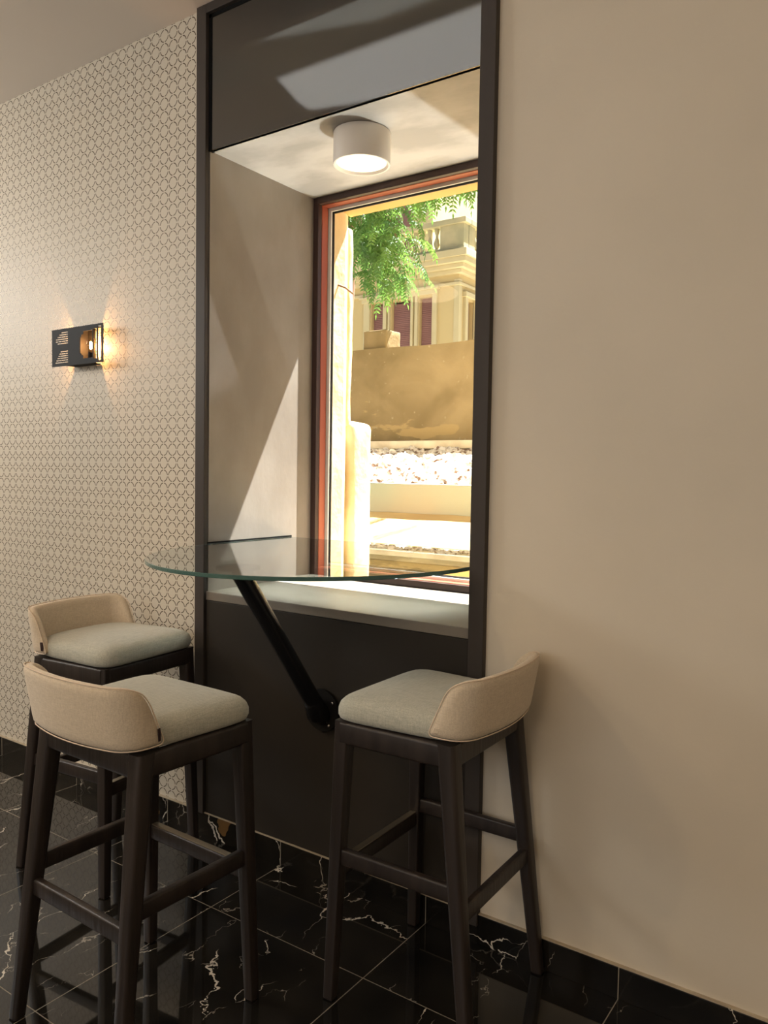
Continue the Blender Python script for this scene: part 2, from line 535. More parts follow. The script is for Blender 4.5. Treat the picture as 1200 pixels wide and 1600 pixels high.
# niche masonry hidden behind the panels
struct(boxobj('wall_niche_upper', (XL + 0.02, 0.012, ZS + 0.03), (XR - 0.02, 0.30, H), M['plaster']))
struct(boxobj('wall_niche_lower', (XL + 0.02, 0.012, 0), (XR - 0.02, 0.30, ZI - 0.03), M['plaster']))

# dark surround
bm = bmesh.new()
FW = 0.046
box(bm, (XL, -0.02, HB), (XL + FW, 0.012, H), 0.0015)
box(bm, (XR - FW, -0.02, HB - 0.03), (XR, 0.012, H), 0.0015)
box(bm, (XL + FW, -0.02, H - 0.03), (XR - FW, 0.012, H), 0.0015)
struct(obj('trim_2', bm, M['surround']), 'dark taupe surround framing the whole window niche')
bm = bmesh.new()
box(bm, (XL + FW, -0.006, ZS - 0.003), (XL + FW + 0.012, 0.012, H - 0.03))
box(bm, (XL + FW, -0.006, H - 0.042), (XR - FW, 0.012, H - 0.03))
struct(obj('trim_3', bm, M['gap_shade']), 'thin black strip painted as the shade in the gap around the upper panel')
struct(boxobj('trim_4', (XL + FW + 0.012, -0.004, ZS), (XR - FW, 0.012, H - 0.042), M['mirror_panel']), 'glossy dark panel above the window niche')
bm = bmesh.new()
box(bm, (XL + FW + 0.004, -0.010, HB + 0.004), (XR - FW - 0.003, 0.012, ZI - 0.031), 0.0012)
struct(obj('trim_5', bm, M['panel']), 'dark brown panel below the window niche')
bm = bmesh.new()
box(bm, (XL + FW, -0.002, HB), (XL + FW + 0.004, 0.012, ZI - 0.03))
struct(obj('trim_6', bm, M['gap_shade']))

# skirting in black marble with a pale bead on top
for nm, xa, xb, yf in (('left', RX0, XL, -0.012), ('niche', XL, XR, -0.014), ('right', XR, RX1, -0.012)):
    bm = bmesh.new()
    box(bm, (xa, yf, 0), (xb, 0.0 if nm != 'niche' else 0.012, HB if nm != 'niche' else HB - 0.0), 0.001)
    b_ = struct(obj('baseboard_' + nm, bm, M['skirting']), 'black marble skirting')
    bm = bmesh.new()
    if nm == 'niche':
        box(bm, (xa + FW, yf + 0.001, HB), (xb - FW, 0.0, HB + 0.004))
    else:
        box(bm, (xa, yf + 0.002, HB), (xb, 0.0, HB + 0.003))
    obj('sealant_bead', bm, M['grout_bead'], b_)

# ------------------------------------------------------------------ window (frame, sash, glass)
wx0, wx1 = X1, X2
win = thing('window_1', 'tall fixed window with red-brown wooden frame', 'window')
del win['category']
win['kind'] = 'structure'


def frame_ring(name, ins0, ins1, y0, y1, mat, parent, bev=0.002):
    bm = bmesh.new()
    for a, b in (((wx0 + ins0, y0, ZI + ins0), (wx0 + ins1, y1, ZS - ins0)),
                 ((wx1 - ins1, y0, ZI + ins0), (wx1 - ins0, y1, ZS - ins0)),
                 ((wx0 + ins1, y0, ZS - ins1), (wx1 - ins1, y1, ZS - ins0)),
                 ((wx0 + ins1, y0, ZI + ins0), (wx1 - ins1, y1, ZI + ins1))):
        box(bm, a, b, bev)
    return obj(name, bm, mat, parent)


fr_ = frame_ring('window_frame', 0.0, 0.026, D, D + 0.022, M['frame_dark'], win)
frame_ring('window_sash', 0.0, 0.028, D + 0.022, D + 0.060, M['frame_red'], win)
frame_ring('spacer_bar', 0.020, 0.040, D + 0.064, D + 0.072, M['spacer'], win, 0.001)
frame_ring('gasket', 0.020, 0.047, D + 0.073, D + 0.079, M['gasket'], win, 0.001)
boxobj('glass_pane', (wx0 + 0.01, D + 0.0605, ZI + 0.01), (wx1 - 0.01, D + 0.0625, ZS - 0.01), M['pane'], win)

# ------------------------------------------------------------------ glass table
tb = thing('wall_table', 'round-fronted clear glass bar table projecting from the window niche on a slanted black arm', 'table', (-1.545, 0, 0))
cx = 0.0


def top_outline(inset=0.0):
    pts = [(0.502 - inset, 0.425 - inset), (-0.545 + inset + 0.003, 0.425 - inset)]
    pts = []
    a_, b_ = 0.505 - inset, 0.562 - inset
    pts.append((a_, 0.425 - inset))
    pts.append((-0.512 + inset, 0.425 - inset))
    n = 72
    for k in range(n + 1):
        th = math.pi + k * math.pi / n
        pts.append((a_ * math.cos(th) - (0.007 if k < 8 else 0), 0.0 + b_ * math.sin(th)))
    return pts


GT = 0.011
bm = bmesh.new()
o_ = top_outline()
A = [bm.verts.new((x, y, ZG)) for x, y in top_outline(0.0015)]
A2 = [bm.verts.new((x, y, ZG - 0.0015)) for x, y in o_]
B2 = [bm.verts.new((x, y, ZG - GT + 0.0015)) for x, y in o_]
B = [bm.verts.new((x, y, ZG - GT)) for x, y in top_outline(0.0015)]
bm.faces.new(A)
bm.faces.new(B[::-1])
n_ = len(A)
for P1, P2 in ((A, A2), (A2, B2), (B2, B)):
    for k in range(n_):
        f_ = bm.faces.new((P1[k], P2[k], P2[(k + 1) % n_], P1[(k + 1) % n_]))
        f_.material_index = 1
obj('tabletop', bm, [M['table_glass'], M['glass_edge']], tb, label='clear glass top with rounded front and polished green edge')

# black strip painted as the shade in the slot that carries the glass
struct(boxobj('trim_7', (X1 - 0.004, -0.004, ZG - 0.001), (X1 + 0.0015, 0.437, ZG + 0.0055), M['gap_shade']), 'black strip painted as the shade of the slot in the niche side above the glass')

# arm: from the flange on the lower panel up to the underside of the glass
base = Vector((0.012, -0.035, 0.555))
topp = Vector((0.008, -0.375, ZG - GT - 0.012))
dirv = (topp - base).normalized()
bm = bmesh.new()
tube(bm, [base, topp], 0.0265, 24)
obj('support_arm', bm, M['black_tube'], tb, smooth=True, autosmooth=40)
bm = bmesh.new()
lathe(bm, [(0.001, 0), (0.06, 0.0), (0.06, 0.008), (0.001, 0.0085)], (0.008, -0.385, ZG - GT - 0.0095), 32, False)
obj('top_disc', bm, M['black_tube'], tb, smooth=True, autosmooth=40)
bm = bmesh.new()
n = 40
lathe(bm, [(0.0005, 0.0), (0.062, 0.0), (0.066, -0.003), (0.066, -0.012), (0.0005, -0.012)], (0, 0, 0), n, False)
for v in bm.verts:
    x, y, z = v.co
    v.co = (x + base.x, -0.0225 + (z + 0.012), y + base.z)
fl_ = obj('wall_flange', bm, M['black_metal'], tb, smooth=True, autosmooth=40)
for k in range(4):
    a_ = math.radians(35 + 90 * k)
    bm = bmesh.new()
    bmesh.ops.create_uvsphere(bm, u_segments=10, v_segments=6, radius=0.0045)
    for v in bm.verts:
        v.co = Vector((v.co.x, v.co.y * 0.5, v.co.z)) + Vector((base.x + 0.052 * math.cos(a_), -0.0235, base.z + 0.052 * math.sin(a_)))
    obj('screw', bm, M['screw'], fl_, smooth=True)
bm = bmesh.new()
# knuckle holding the arm in the flange: rounded yoke
tube(bm, [base + Vector((0, 0.02, -0.012)), base + Vector((0, -0.012, 0.0)), base + dirv * 0.05], [0.036, 0.034, 0.0285], 24)
obj('arm_knuckle', bm, M['black_tube'], tb, smooth=True, autosmooth=50)

# ------------------------------------------------------------------ downlight on the soffit
dl = thing('ceiling_spotlight', 'short white cylindrical downlight mounted under the niche soffit', 'ceiling light', (-1.545, 0.165, ZS))
bm = bmesh.new()
lathe(bm, [(0.088, 0.0), (0.0915, -0.002), (0.0925, -0.006), (0.0925, -0.099), (0.0915, -0.102), (0.086, -0.102), (0.081, -0.0945), (0.080, -0.090)], (0, 0, 0), 56, False)
obj('housing', bm, M['lamp_shell'], dl, smooth=True, autosmooth=40)
bm = bmesh.new()
lathe(bm, [(0.0805, -0.0915), (0.0805, -0.094), (0.0005, -0.0945)], (0, 0, 0), 56, False)
obj('diffuser', bm, M['led'], dl, smooth=True, autosmooth=40, label='glowing warm white disc')

# ------------------------------------------------------------------ wall sconce
sx0, sx1, sz0, sz1, sy = -2.927, -2.595, 1.705, 1.852, -0.05
sc = thing('wall_sconce', 'black slotted metal wall lamp glowing at both ends on the ring wallpaper', 'wall lamp', ((sx0 + sx1) / 2, 0, (sz0 + sz1) / 2))
ox, oz = (sx0 + sx1) / 2, (sz0 + sz1) / 2
SW, SH = (sx1 - sx0) / 2, (sz1 - sz0) / 2
th = 0.0025
bm = bmesh.new()


def fp(x0, z0, x1, z1):   # piece of the front sheet
    box(bm, (x0, sy, z0), (x1, sy + th, z1))


# left third: outer rim, slit fans above and below a solid band
fp(-SW, -SH, -SW + 0.006, SH)
fp(-SW + 0.006, SH - 0.008, SW, SH)
fp(-SW + 0.006, -SH, SW, -SH + 0.008)
lx1 = -SW + 0.108
slits_t = [SH - 0.013 - 0.0085 * k for k in range(6)]
z_hi = SH - 0.008
for k, z in enumerate(slits_t):
    L_ = 0.046 + 0.013 * min(k, 3) - (0.012 if k == 5 else 0)
    fp(-SW + 0.006, z, lx1, z_hi)                     # solid strip above the slit
    fp(-SW + 0.006, z - 0.0038, lx1 - L_, z)          # closed part beside the slit
    z_hi = z - 0.0038
band_top = z_hi
slits_b = [-SH + 0.013 + 0.0085 * k for k in range(6)]
z_lo = -SH + 0.008
for k, z in enumerate(slits_b):
    L_ = 0.088 - 0.007 * k
    fp(-SW + 0.006, z_lo, lx1, z)
    fp(-SW + 0.006, z, lx1 - L_, z + 0.0038)
    z_lo = z + 0.0038
fp(-SW + 0.006, z_lo, lx1, band_top)
cx1 = SW - 0.148
fp(lx1, -SH + 0.008, cx1, SH - 0.008)      # solid centre
# right part: stepped opening then two tall openings between bars
steps = [(cx1, cx1 + 0.012, 0.032), (cx1 + 0.012, cx1 + 0.024, 0.040), (cx1 + 0.024, SW - 0.066, 0.052)]
for xa, xb, h in steps:
    fp(xa, h - 0.0, xb, SH - 0.008)
    fp(xa, -SH + 0.008, xb, -h)
fp(SW - 0.066, -SH + 0.008, SW - 0.061, SH - 0.008)
fp(SW - 0.061, 0.057, SW - 0.040, SH - 0.008)
fp(SW - 0.061, -SH + 0.008, SW - 0.040, -0.057)
fp(SW - 0.040, -SH + 0.008, SW - 0.032, SH - 0.008)
fp(SW - 0.012, -SH + 0.008, SW, SH - 0.008)
fp(cx1 + 0.002, -0.032, cx1 + 0.006, 0.032)
obj('front_plate', bm, M['black_metal'], sc)
bm = bmesh.new()
# closed box between the two open ends
bx0, bx1 = -2.842 - ox, -2.674 - ox
for s in (1, -1):
    box(bm, (bx0, sy + th, s * (SH - 0.0035)), (bx1, -0.001, s * (SH - 0.001)))
box(bm, (0.006, sy + 0.01, -SH + 0.004), (0.010, -0.001, SH - 0.004))
obj('inner_box', bm, M['black_metal'], sc)
boxobj('back_plate', (bx0, -0.006, -SH + 0.004), (bx1 - 0.035, -0.0005, SH - 0.004), M['black_metal'], sc, 0.001)
for bxp in (-2.798 - ox, -2.705 - ox):
    sgn = 1 if bxp > 0 else -1
    bm = bmesh.new()
    prof = [(0.0, -0.030), (0.008, -0.029), (0.014, -0.020), (0.0165, -0.004), (0.0165, 0.016), (0.012, 0.027), (0.0, 0.031)]
    lathe(bm, [(max(r_, 0.0004), z) for r_, z in prof], (bxp, -0.026, 0), 20, False)
    g_ = obj('bulb', bm, M['bulb_glass'], sc, smooth=True, label='small clear glass bulb, lit')
    bm = bmesh.new()
    lathe(bm, [(0.0005, -0.016), (0.0045, -0.013), (0.0055, 0.0), (0.0045, 0.013), (0.0005, 0.016)], (bxp, -0.026, 0), 12, False)
    obj('filament', bm, M['filament'], g_, smooth=True)
    bm = bmesh.new()
    lathe(bm, [(0.010, -0.048), (0.011, -0.028)], (bxp, -0.026, 0), 16, True)
    obj('lamp_holder', bm, M['black_metal'], sc, smooth=True, autosmooth=40)
    lo_ = light('sconce_glow', 'POINT', (ox + bxp, -0.026, oz), None, 11.0, (1.0, 0.50, 0.18), shadow_soft_size=0.008)

# ------------------------------------------------------------------ bar stools
LEG = dict(fxt=.161, fyt=.173, fxb=.180, fyb=.196, bxt=-.124, byt=.168, bxb=-.202, byb=.197)
ZA = 0.697     # top of the apron


def leg_point(front, side, z):
    k = 'f' if front else 'b'
    t = z / 0.70
    return Vector((LEG[k + 'xb'] + (LEG[k + 'xt'] - LEG[k + 'xb']) * t, side * (LEG[k + 'yb'] + (LEG[k + 'yt'] - LEG[k + 'yb']) * t), z))


def leg_mesh(front, side):
    bm = bmesh.new()
    rings = []
    zs_ = [0.0, 0.004, 0.15, 0.35, 0.52, 0.62, ZA]
    for z in zs_:
        c = leg_point(front, side, z)
        t = z / ZA
        hw = (0.0135 + 0.0058 * t) if front else (0.0150 + 0.0080 * t)
        hd = hw
        if z < 0.003:
            hw -= 0.003
            hd -= 0.003
        rr = min(hw * (0.22 if front else 0.5), 0.012)
        ring = []
        for qx, qy, a0 in ((1, 1, 0), (-1, 1, 90), (-1, -1, 180), (1, -1, 270)):
            for j in range(4):
                a = math.radians(a0 + j * 30)
                ring.append(bm.verts.new((c.x + qx * (hd - rr) + rr * math.cos(a), c.y + qy * (hw - rr) + rr * math.sin(a), z)))
        rings.append(ring)
    for A, B in zip(rings, rings[1:]):
        n = len(A)
        for k in range(n):
            bm.faces.new((A[k], A[(k + 1) % n], B[(k + 1) % n], B[k]))
    bm.faces.new(rings[0][::-1])
    bm.faces.new(rings[-1])
    return bm


def bar(bm, p, q, w, h):
    """rounded rectangular rail from p to q, w thick, h high"""
    p, q = Vector(p), Vector(q)
    t = (q - p).normalized()
    s = t.cross(Vector((0, 0, 1))).normalized()
    u = s.cross(t)
    r_ = min(w, h) * 0.28
    rings = []
    for c in (p, q):
        ring = []
        for qx, qy, a0 in ((1, 1, 0), (-1, 1, 90), (-1, -1, 180), (1, -1, 270)):
            for j in range(4):
                a = math.radians(a0 + j * 30)
                ring.append(bm.verts.new(c + s * (qx * (w / 2 - r_) + r_ * math.cos(a)) + u * (qy * (h / 2 - r_) + r_ * math.sin(a))))
        rings.append(ring)
    n = 16
    for k in range(n):
        bm.faces.new((rings[0][k], rings[0][(k + 1) % n], rings[1][(k + 1) % n], rings[1][k]))
    bm.faces.new(rings[0][::-1])
    bm.faces.new(rings[1])


# backrest centre line (seen from above), parametrised by arc length
half = []
for i in range(0, 13):
    y = 0.139 * i / 12
    half.append(Vector((-0.188 + 0.018 * (y / 0.139) ** 2, y)))
for i in range(1, 9):
    a = math.radians(14 + 70 * i / 8)
    # corner arc of radius .052
    cxr, cyr = half[12].x + 0.052 * math.cos(math.radians(14)), half[12].y - 0.052 * math.sin(math.radians(14))
    half.append(Vector((cxr - 0.052 * math.cos(a), cyr + 0.052 * math.sin(a))))
d_ = (half[-1] - half[-2]).normalized()
for i in range(1, 5):
    half.append(half[-1] + Vector((0.0125, 0.0006)))
path = [Vector((p.x, -p.y)) for p in half[:0:-1]] + half
acc = [0.0]
for a, b in zip(path, path[1:]):
    acc.append(acc[-1] + (b - a).length)
LT = acc[-1]


def path_at(s):
    s = max(0, min(LT, s))
    for i in range(len(acc) - 1):
        if acc[i + 1] >= s:
            f = (s - acc[i]) / (acc[i + 1] - acc[i])
            p = path[i].lerp(path[i + 1], f)
            t = (path[min(i + 2, len(path) - 1)] - path[max(i - 1, 0)]).normalized()
            return p, t
    return path[-1], (path[-1] - path[-2]).normalized()


ZB0, ZB1 = 0.704, 0.846


def back_outline(n=96):
    """closed outline of the backrest in (s, z): slanted ends, rounded corners"""
    end = LT * 0.5
    c = []
    # corner points: (s offset from the middle, z)
    P0, P1, P2, P3 = (-end + 0.004, ZB0 + 0.004), (end - 0.004, ZB0 + 0.004), (end - 0.042, ZB1), (-end + 0.042, ZB1)
    quad = [P0, P1, P2, P3]
    rad = [0.018, 0.018, 0.050, 0.050]
    for i in range(4):
        p, a, b = Vector(quad[i]), Vector(quad[i - 1]), Vector(quad[(i + 1) % 4])
        u, v = (a - p).normalized(), (b - p).normalized()
        s_, e_ = p + u * rad[i], p + v * rad[i]
        for j in range(9):
            t = j / 8
            c.append((s_ * (1 - t) + p * t) * (1 - t) + (p * (1 - t) + e_ * t) * t)
    # resample with intermediate points
    out = []
    m_ = len(c)
    for i in range(m_):
        a, b = c[i], c[(i + 1) % m_]
        k = max(1, int((b - a).length / 0.012))
        for j in range(k):
            out.append(a.lerp(b, j / k))
    # bottom edge bulges downward in the middle, top edge crowned a little
    res = []
    for p in out:
        w_ = 1 - (p.x / end) ** 2
        z = p.y
        if z < (ZB0 + ZB1) / 2:
            z += 0.002 * (1 - w_)
        else:
            z += 0.005 * w_
        res.append(Vector((p.x, z)))
    return res


def back_pos(s, z, off):
    p, t = path_at(s + LT / 2)
    nrm = Vector((-t.y, t.x))      # towards the outside
    if nrm.dot(Vector((p.x + 0.02, p.y))) < 0:
        nrm = -nrm
    lean = (z - ZB0) / (ZB1 - ZB0)
    c = Vector((p.x - 0.024 * lean, p.y * (1 + 0.03 * lean)))
    return Vector((c.x + nrm.x * off, c.y + nrm.y * off, z))


def backrest_mesh():
    bm = bmesh.new()
    out = back_outline()
    cz = (ZB0 + ZB1) / 2
    T2 = 0.014
    levels = []
    for inset, off in ((0.0, 0.0), (0.0012, 0.006), (0.004, 0.010), (0.010, 0.0132), (0.022, T2)):
        levels.append((inset, off))

    def ring(inset, off):
        r_ = []
        n = len(out)
        for i, p in enumerate(out):
            t = (out[(i + 1) % n] - out[i - 1]).normalized()
            nn = Vector((-t.y, t.x))
            q = p + nn * inset
            r_.append(bm.verts.new(back_pos(q.x, q.y, off)))
        return r_
    seq = [ring(i_, o) for i_, o in levels[::-1]] + [ring(i_, -o) for i_, o in levels[1:]]
    n = len(out)
    for A, B in zip(seq, seq[1:]):
        for k in range(n):
            bm.faces.new((A[k], A[(k + 1) % n], B[(k + 1) % n], B[k]))
    # caps: bridge the two long sides column by column
    ins_pts = []
    for i, p in enumerate(out):
        t = (out[(i + 1) % n] - out[i - 1]).normalized()
        ins_pts.append(p + Vector((-t.y, t.x)) * 0.022)

    def cap(r_, off):
        # fill by a grid clipped to the outline: fan of quads between lower and upper chains
        lo = min(range(n), key=lambda i: (ins_pts[i].x, ins_pts[i].y))
        hi = max(range(n), key=lambda i: (ins_pts[i].x, -ins_pts[i].y))
        ch1, ch2 = [], []
        i = lo
        while i != hi:
            ch1.append(i)
            i = (i + 1) % n
        ch1.append(hi)
        i = lo
        while i != hi:
            ch2.append(i)
            i = (i - 1) % n
        ch2.append(hi)
        # walk both chains by s
        a, b = 0, 0
        while a < len(ch1) - 1 or b < len(ch2) - 1:
            na = ins_pts[ch1[a + 1]].x if a < len(ch1) - 1 else 1e9
            nb = ins_pts[ch2[b + 1]].x if b < len(ch2) - 1 else 1e9
            if na <= nb:
                tri = (r_[ch1[a]], r_[ch1[a + 1]], r_[ch2[b]])
                a += 1
            else:
                tri = (r_[ch1[a]], r_[ch2[b + 1]], r_[ch2[b]])
                b += 1
            if len(set(tri)) == 3:
                try:
                    bm.faces.new(tri)
                except ValueError:
                    pass
    cap(seq[0], levels[-1][1])
    cap(seq[-1], -levels[-1][1])
    return bm


def seat_mesh():
    bm = bmesh.new()
    n = 88

    def outline(i, inset):
        a = 2 * math.pi * i / n
        ca, sa = math.cos(a), math.sin(a)
        e = 6.0 + 2.5 * ca
        rr = (abs(ca) ** e + abs(sa) ** e) ** (-1 / e)
        x, y = ca * rr, sa * rr
        hx, hy = 0.187 - inset, 0.202 - inset
        # the sides draw in a little towards the back
        X = x * hx + 0.004
        Y = y * hy * (1 - 0.125 * (1 - x) / 2)
        return X, Y
    prof = [(0.012, 0.0), (0.004, 0.004), (0.0, 0.014), (0.0, 0.030), (0.004, 0.042), (0.013, 0.052), (0.028, 0.0585), (0.055, 0.063), (0.09, 0.066), (0.13, 0.068), (0.165, 0.0685)]
    rings = []
    for ins, dz in prof:
        rings.append([bm.verts.new((*outline(i, ins), ZA + 0.001 + dz)) for i in range(n)])
    for A, B in zip(rings, rings[1:]):
        for k in range(n):
            bm.faces.new((A[k], A[(k + 1) % n], B[(k + 1) % n], B[k]))
    bm.faces.new(rings[0][::-1])
    bm.faces.new(rings[-1])
    return bm


def make_stool():
    t = thing('bar_stool', 'stool', 'bar stool')
    obj('seat', seat_mesh(), M['seat_fabric'], t, smooth=True, label='sage grey upholstered seat cushion')
    b_ = obj('backrest', backrest_mesh(), M['back_fabric'], t, smooth=True, autosmooth=60, label='cream upholstered low curved backrest')
    bm = bmesh.new()
    tube(bm, [back_pos(p.x, p.y, 0.0105) for p in back_outline()], 0.0015, 6, closed=True)
    obj('piping', bm, M['piping'], b_, smooth=True)
    # woven tag at the lower right end
    s_t, z_t = -LT / 2 + 0.016, ZB0 + 0.030
    bm = bmesh.new()
    for z in (z_t - 0.014, z_t + 0.014):
        pass
    q = [back_pos(s_t, z_t - 0.014, 0.0115), back_pos(s_t + 0.008, z_t - 0.014, 0.0145), back_pos(s_t + 0.006, z_t + 0.014, 0.0145), back_pos(s_t - 0.002, z_t + 0.014, 0.0115)]
    up = [p + Vector((0, -0.0022, 0)) for p in q]
    va = [bm.verts.new(p) for p in q]
    vb = [bm.verts.new(p) for p in up]
    bm.faces.new(va[::-1])
    bm.faces.new(vb)
    for k in range(4):
        bm.faces.new((va[k], va[(k + 1) % 4], vb[(k + 1) % 4], vb[k]))
    obj('woven_tag', bm, M['tag'], b_, label='small dark woven tag')
    for fr in (True, False):
        for sd in (1, -1):
            obj('leg', leg_mesh(fr, sd), M['wood'], t, smooth=True, autosmooth=35)
    bm = bmesh.new()
    za, zb = ZA - 0.055, ZA - 0.0005
    zm = (za + zb) / 2
    fl, frr, bl, br = (leg_point(True, 1, zm), leg_point(True, -1, zm), leg_point(False, 1, zm), leg_point(False, -1, zm))
    for p, q in ((fl, frr), (bl, br), (fl, bl), (frr, br)):
        mid = (p + q) / 2
        off = Vector((mid.x, mid.y, 0)).normalized() * 0.0075
        bar(bm, p + off, q + off, 0.026, zb - za)
    obj('apron', bm, M['wood'], t, smooth=True, autosmooth=35)
    # supporting boards under the cushion, so that the backrest has something to be fixed to
    ZSS, ZFF = 0.362, 0.322
    for sd in (1, -1):
        bm = bmesh.new()
        bar(bm, leg_point(True, sd, ZSS), leg_point(False, sd, ZSS), 0.020, 0.040)
        obj('stretcher', bm, M['wood'], t, smooth=True, autosmooth=35)
    bm = bmesh.new()
    bar(bm, leg_point(False, 1, ZFF - 0.008), leg_point(False, -1, ZFF - 0.008), 0.020, 0.040)
    obj('stretcher', bm, M['wood'], t, smooth=True, autosmooth=35)
    bm = bmesh.new()
    bar(bm, leg_point(True, 1, ZFF), leg_point(True, -1, ZFF), 0.022, 0.040)
    fs = obj('stretcher', bm, M['wood'], t, smooth=True, autosmooth=35)
    bm = bmesh.new()
    p, q = leg_point(True, 1, ZFF), leg_point(True, -1, ZFF)
    box(bm, (p.x - 0.009, q.y + 0.017, ZFF + 0.0195), (p.x + 0.009, p.y - 0.017, ZFF + 0.0225), 0.0008)
    obj('footrest_plate', bm, M['plate'], fs, label='metal strip on the footrest')
    return t


def dup(root, loc, rz, label):
    r_ = root.copy()
    COL.objects.link(r_)
    r_.location = loc
    r_.rotation_euler = (0, 0, rz)
    r_['label'] = label
    for ch in list(root.children):
        c = ch.copy()
        COL.objects.link(c)
        c.parent = r_
        for g in list(ch.children):
            d2 = g.copy()
            COL.objects.link(d2)
            d2.parent = c
    return r_


st = make_stool()
st['group'] = 'bar stools around the glass table'
st.location = (-0.989, -0.229, 0)
st.rotation_euler = (0, 0, math.radians(180.8))
st['label'] = 'dark-legged bar stool against the plain beige wall, right of the dark panel'
dup(st, (-1.521, -0.719, 0), math.radians(88.9), 'nearest bar stool at lower left, its cream backrest turned to the viewer')
dup(st, (-2.205, -0.296, 0), math.radians(5.9), 'rear bar stool beside the ring wallpaper, behind the nearest stool')

# ------------------------------------------------------------------ outside: masonry of the facade
YO = D + 0.10      # outer side of the window
rng = random.Random(4)


def rough_block(name, a, b, mat, amp, cell=0.05, bevel=0.02, seed=0.0, parent=None):
    bm = bmesh.new()
    box(bm, a, b, bevel, 3)
    L_ = max(abs(a[i] - b[i]) for i in range(3))
    for _ in range(6):
        es = [e for e in bm.edges if e.calc_length() > cell]
        if not es:
            break
        bmesh.ops.subdivide_edges(bm, edges=es, cuts=1, use_grid_fill=True)
    bmesh.ops.triangulate(bm, faces=bm.faces[:])
    for v in bm.verts:
        n = noise.noise_vector(v.co * 5 + Vector((seed, 0, 0))) * amp + noise.noise_vector(v.co * 17 + Vector((0, seed, 0))) * amp * 0.4
        v.co += n
    return obj(name, bm, mat, parent, smooth=True, autosmooth=60)


def facade_masonry():
    # left of opening: reveal face at x = -2.06, thickness .15 beyond window
    o = rough_block('wall_facade_left', (-4.2, 0.305, -0.6), (-2.125, 0.64, 3.4), M['sandstone'], 0.0, 1.0, 0.0)
    struct(o)


facade_masonry()
bm = bmesh.new()
prism(bm, [(-4.2, 0.645), (-2.062, 0.645), (-2.056, 0.745), (-2.066, 0.775), (-2.10, 0.79), (-4.2, 0.79)], -0.6, 4.0)
struct(obj('wall_outer_left', bm, M['sandstone'], smooth=False), 'yellow sandstone outer jamb of the window')
struct(boxobj('wall_outer_right', (X2 - 0.0, 0.645, -0.6), (3.0, 0.80, 4.0), M['sandstone']))
bm = bmesh.new()
box(bm, (-2.066, 0.645, 2.385), (X2, 0.795, 4.0))
struct(obj('wall_outer_upper', bm, M['lintel_stone']), 'orange stone lintel over the window outside')
struct(boxobj('wall_outer_lower', (-2.066, 0.645, -0.6), (X2, 0.80, 0.83), M['sandstone']))
rough_o = rough_block('trim_8', (-2.056, 0.652, 0.80), (X2, 0.97, 0.868), M['sandstone'], 0.003, 0.05, 0.01)
struct(rough_o, 'sunlit sandstone outer window sill')
# core infill so that no daylight leaks round the niche lining
struct(boxobj('wall_core_left', (-2.60, 0.305, 0), (X1 - 0.032, 0.644, H), M['plaster']))
struct(boxobj('wall_core_right', (X2 + 0.032, 0.305, 0), (-0.5, 0.644, H), M['plaster']))
struct(boxobj('wall_core_upper', (X1 - 0.032, 0.305, ZS + 0.032), (X2 + 0.032, 0.644, H), M['plaster']))
struct(boxobj('wall_core_lower', (X1 - 0.032, 0.305, 0), (X2 + 0.032, 0.644, ZI - 0.032), M['plaster']))
struct(boxobj('ceiling_outer', (RX0 - 0.1, 0.0, H), (RX1 + 0.1, 0.66, H + 0.1), M['plaster']))

bt = rough_block('stone_buttress', (-2.75, 0.80, -0.6), (-2.048, 0.958, 1.520), M['sandstone'], 0.007, 0.04, 0.03, 3.0)
tag(bt, 'sunlit rough yellow stone buttress just outside the left edge of the window', 'buttress')
wb = rough_block('jamb_stone', (-2.35, 0.79, 1.50), (-2.074, 0.83, 2.34), M['sandstone'], 0.006, 0.04, 0.012, 9.0)
tag(wb, 'narrow upright weathered stone outside the window, standing on the buttress', 'stone')

# iron pin sticking out of the jamb
bm = bmesh.new()
tube(bm, [(-2.07, 0.70, 2.085), (-2.03, 0.715, 2.068), (-2.01, 0.745, 2.045)], 0.004, 8)
tag(obj('iron_hook', bm, M['bark'], smooth=True), 'small rusty iron hook in the outer stone jamb', 'hook')

# ------------------------------------------------------------------ outside: lane and terraces
struct(boxobj('ground', (-30, 0.80, -0.75), (6, 40, -0.6), M['pavement']))
TX0, TX1 = -9.0, 0.5
# upper retaining wall
bm = bmesh.new()
box(bm, (-6.9, 4.98, 0.2), (TX1, 5.35, 2.62))
for _ in range(5):
    es = [e for e in bm.edges if e.calc_length() > 0.14]
    bmesh.ops.subdivide_edges(bm, edges=es, cuts=1, use_grid_fill=True) if es else None
for v in bm.verts:
    v.co += noise.noise_vector(v.co * 1.3) * 0.02 + noise.noise_vector(v.co * 6) * 0.006
rw = obj('retaining_wall', bm, M['retaining'], smooth=True, autosmooth=50)
tag(rw, 'tall tan rendered retaining wall across the lane, below the cream house', 'wall')
bm = bmesh.new()
box(bm, (TX0, 4.68, 1.545), (TX1, 4.93, 1.625), 0.008)
tag(obj('stone_ledge', bm, M['ledge']), 'pale narrow ledge running along the foot of the tall retaining wall', 'ledge')
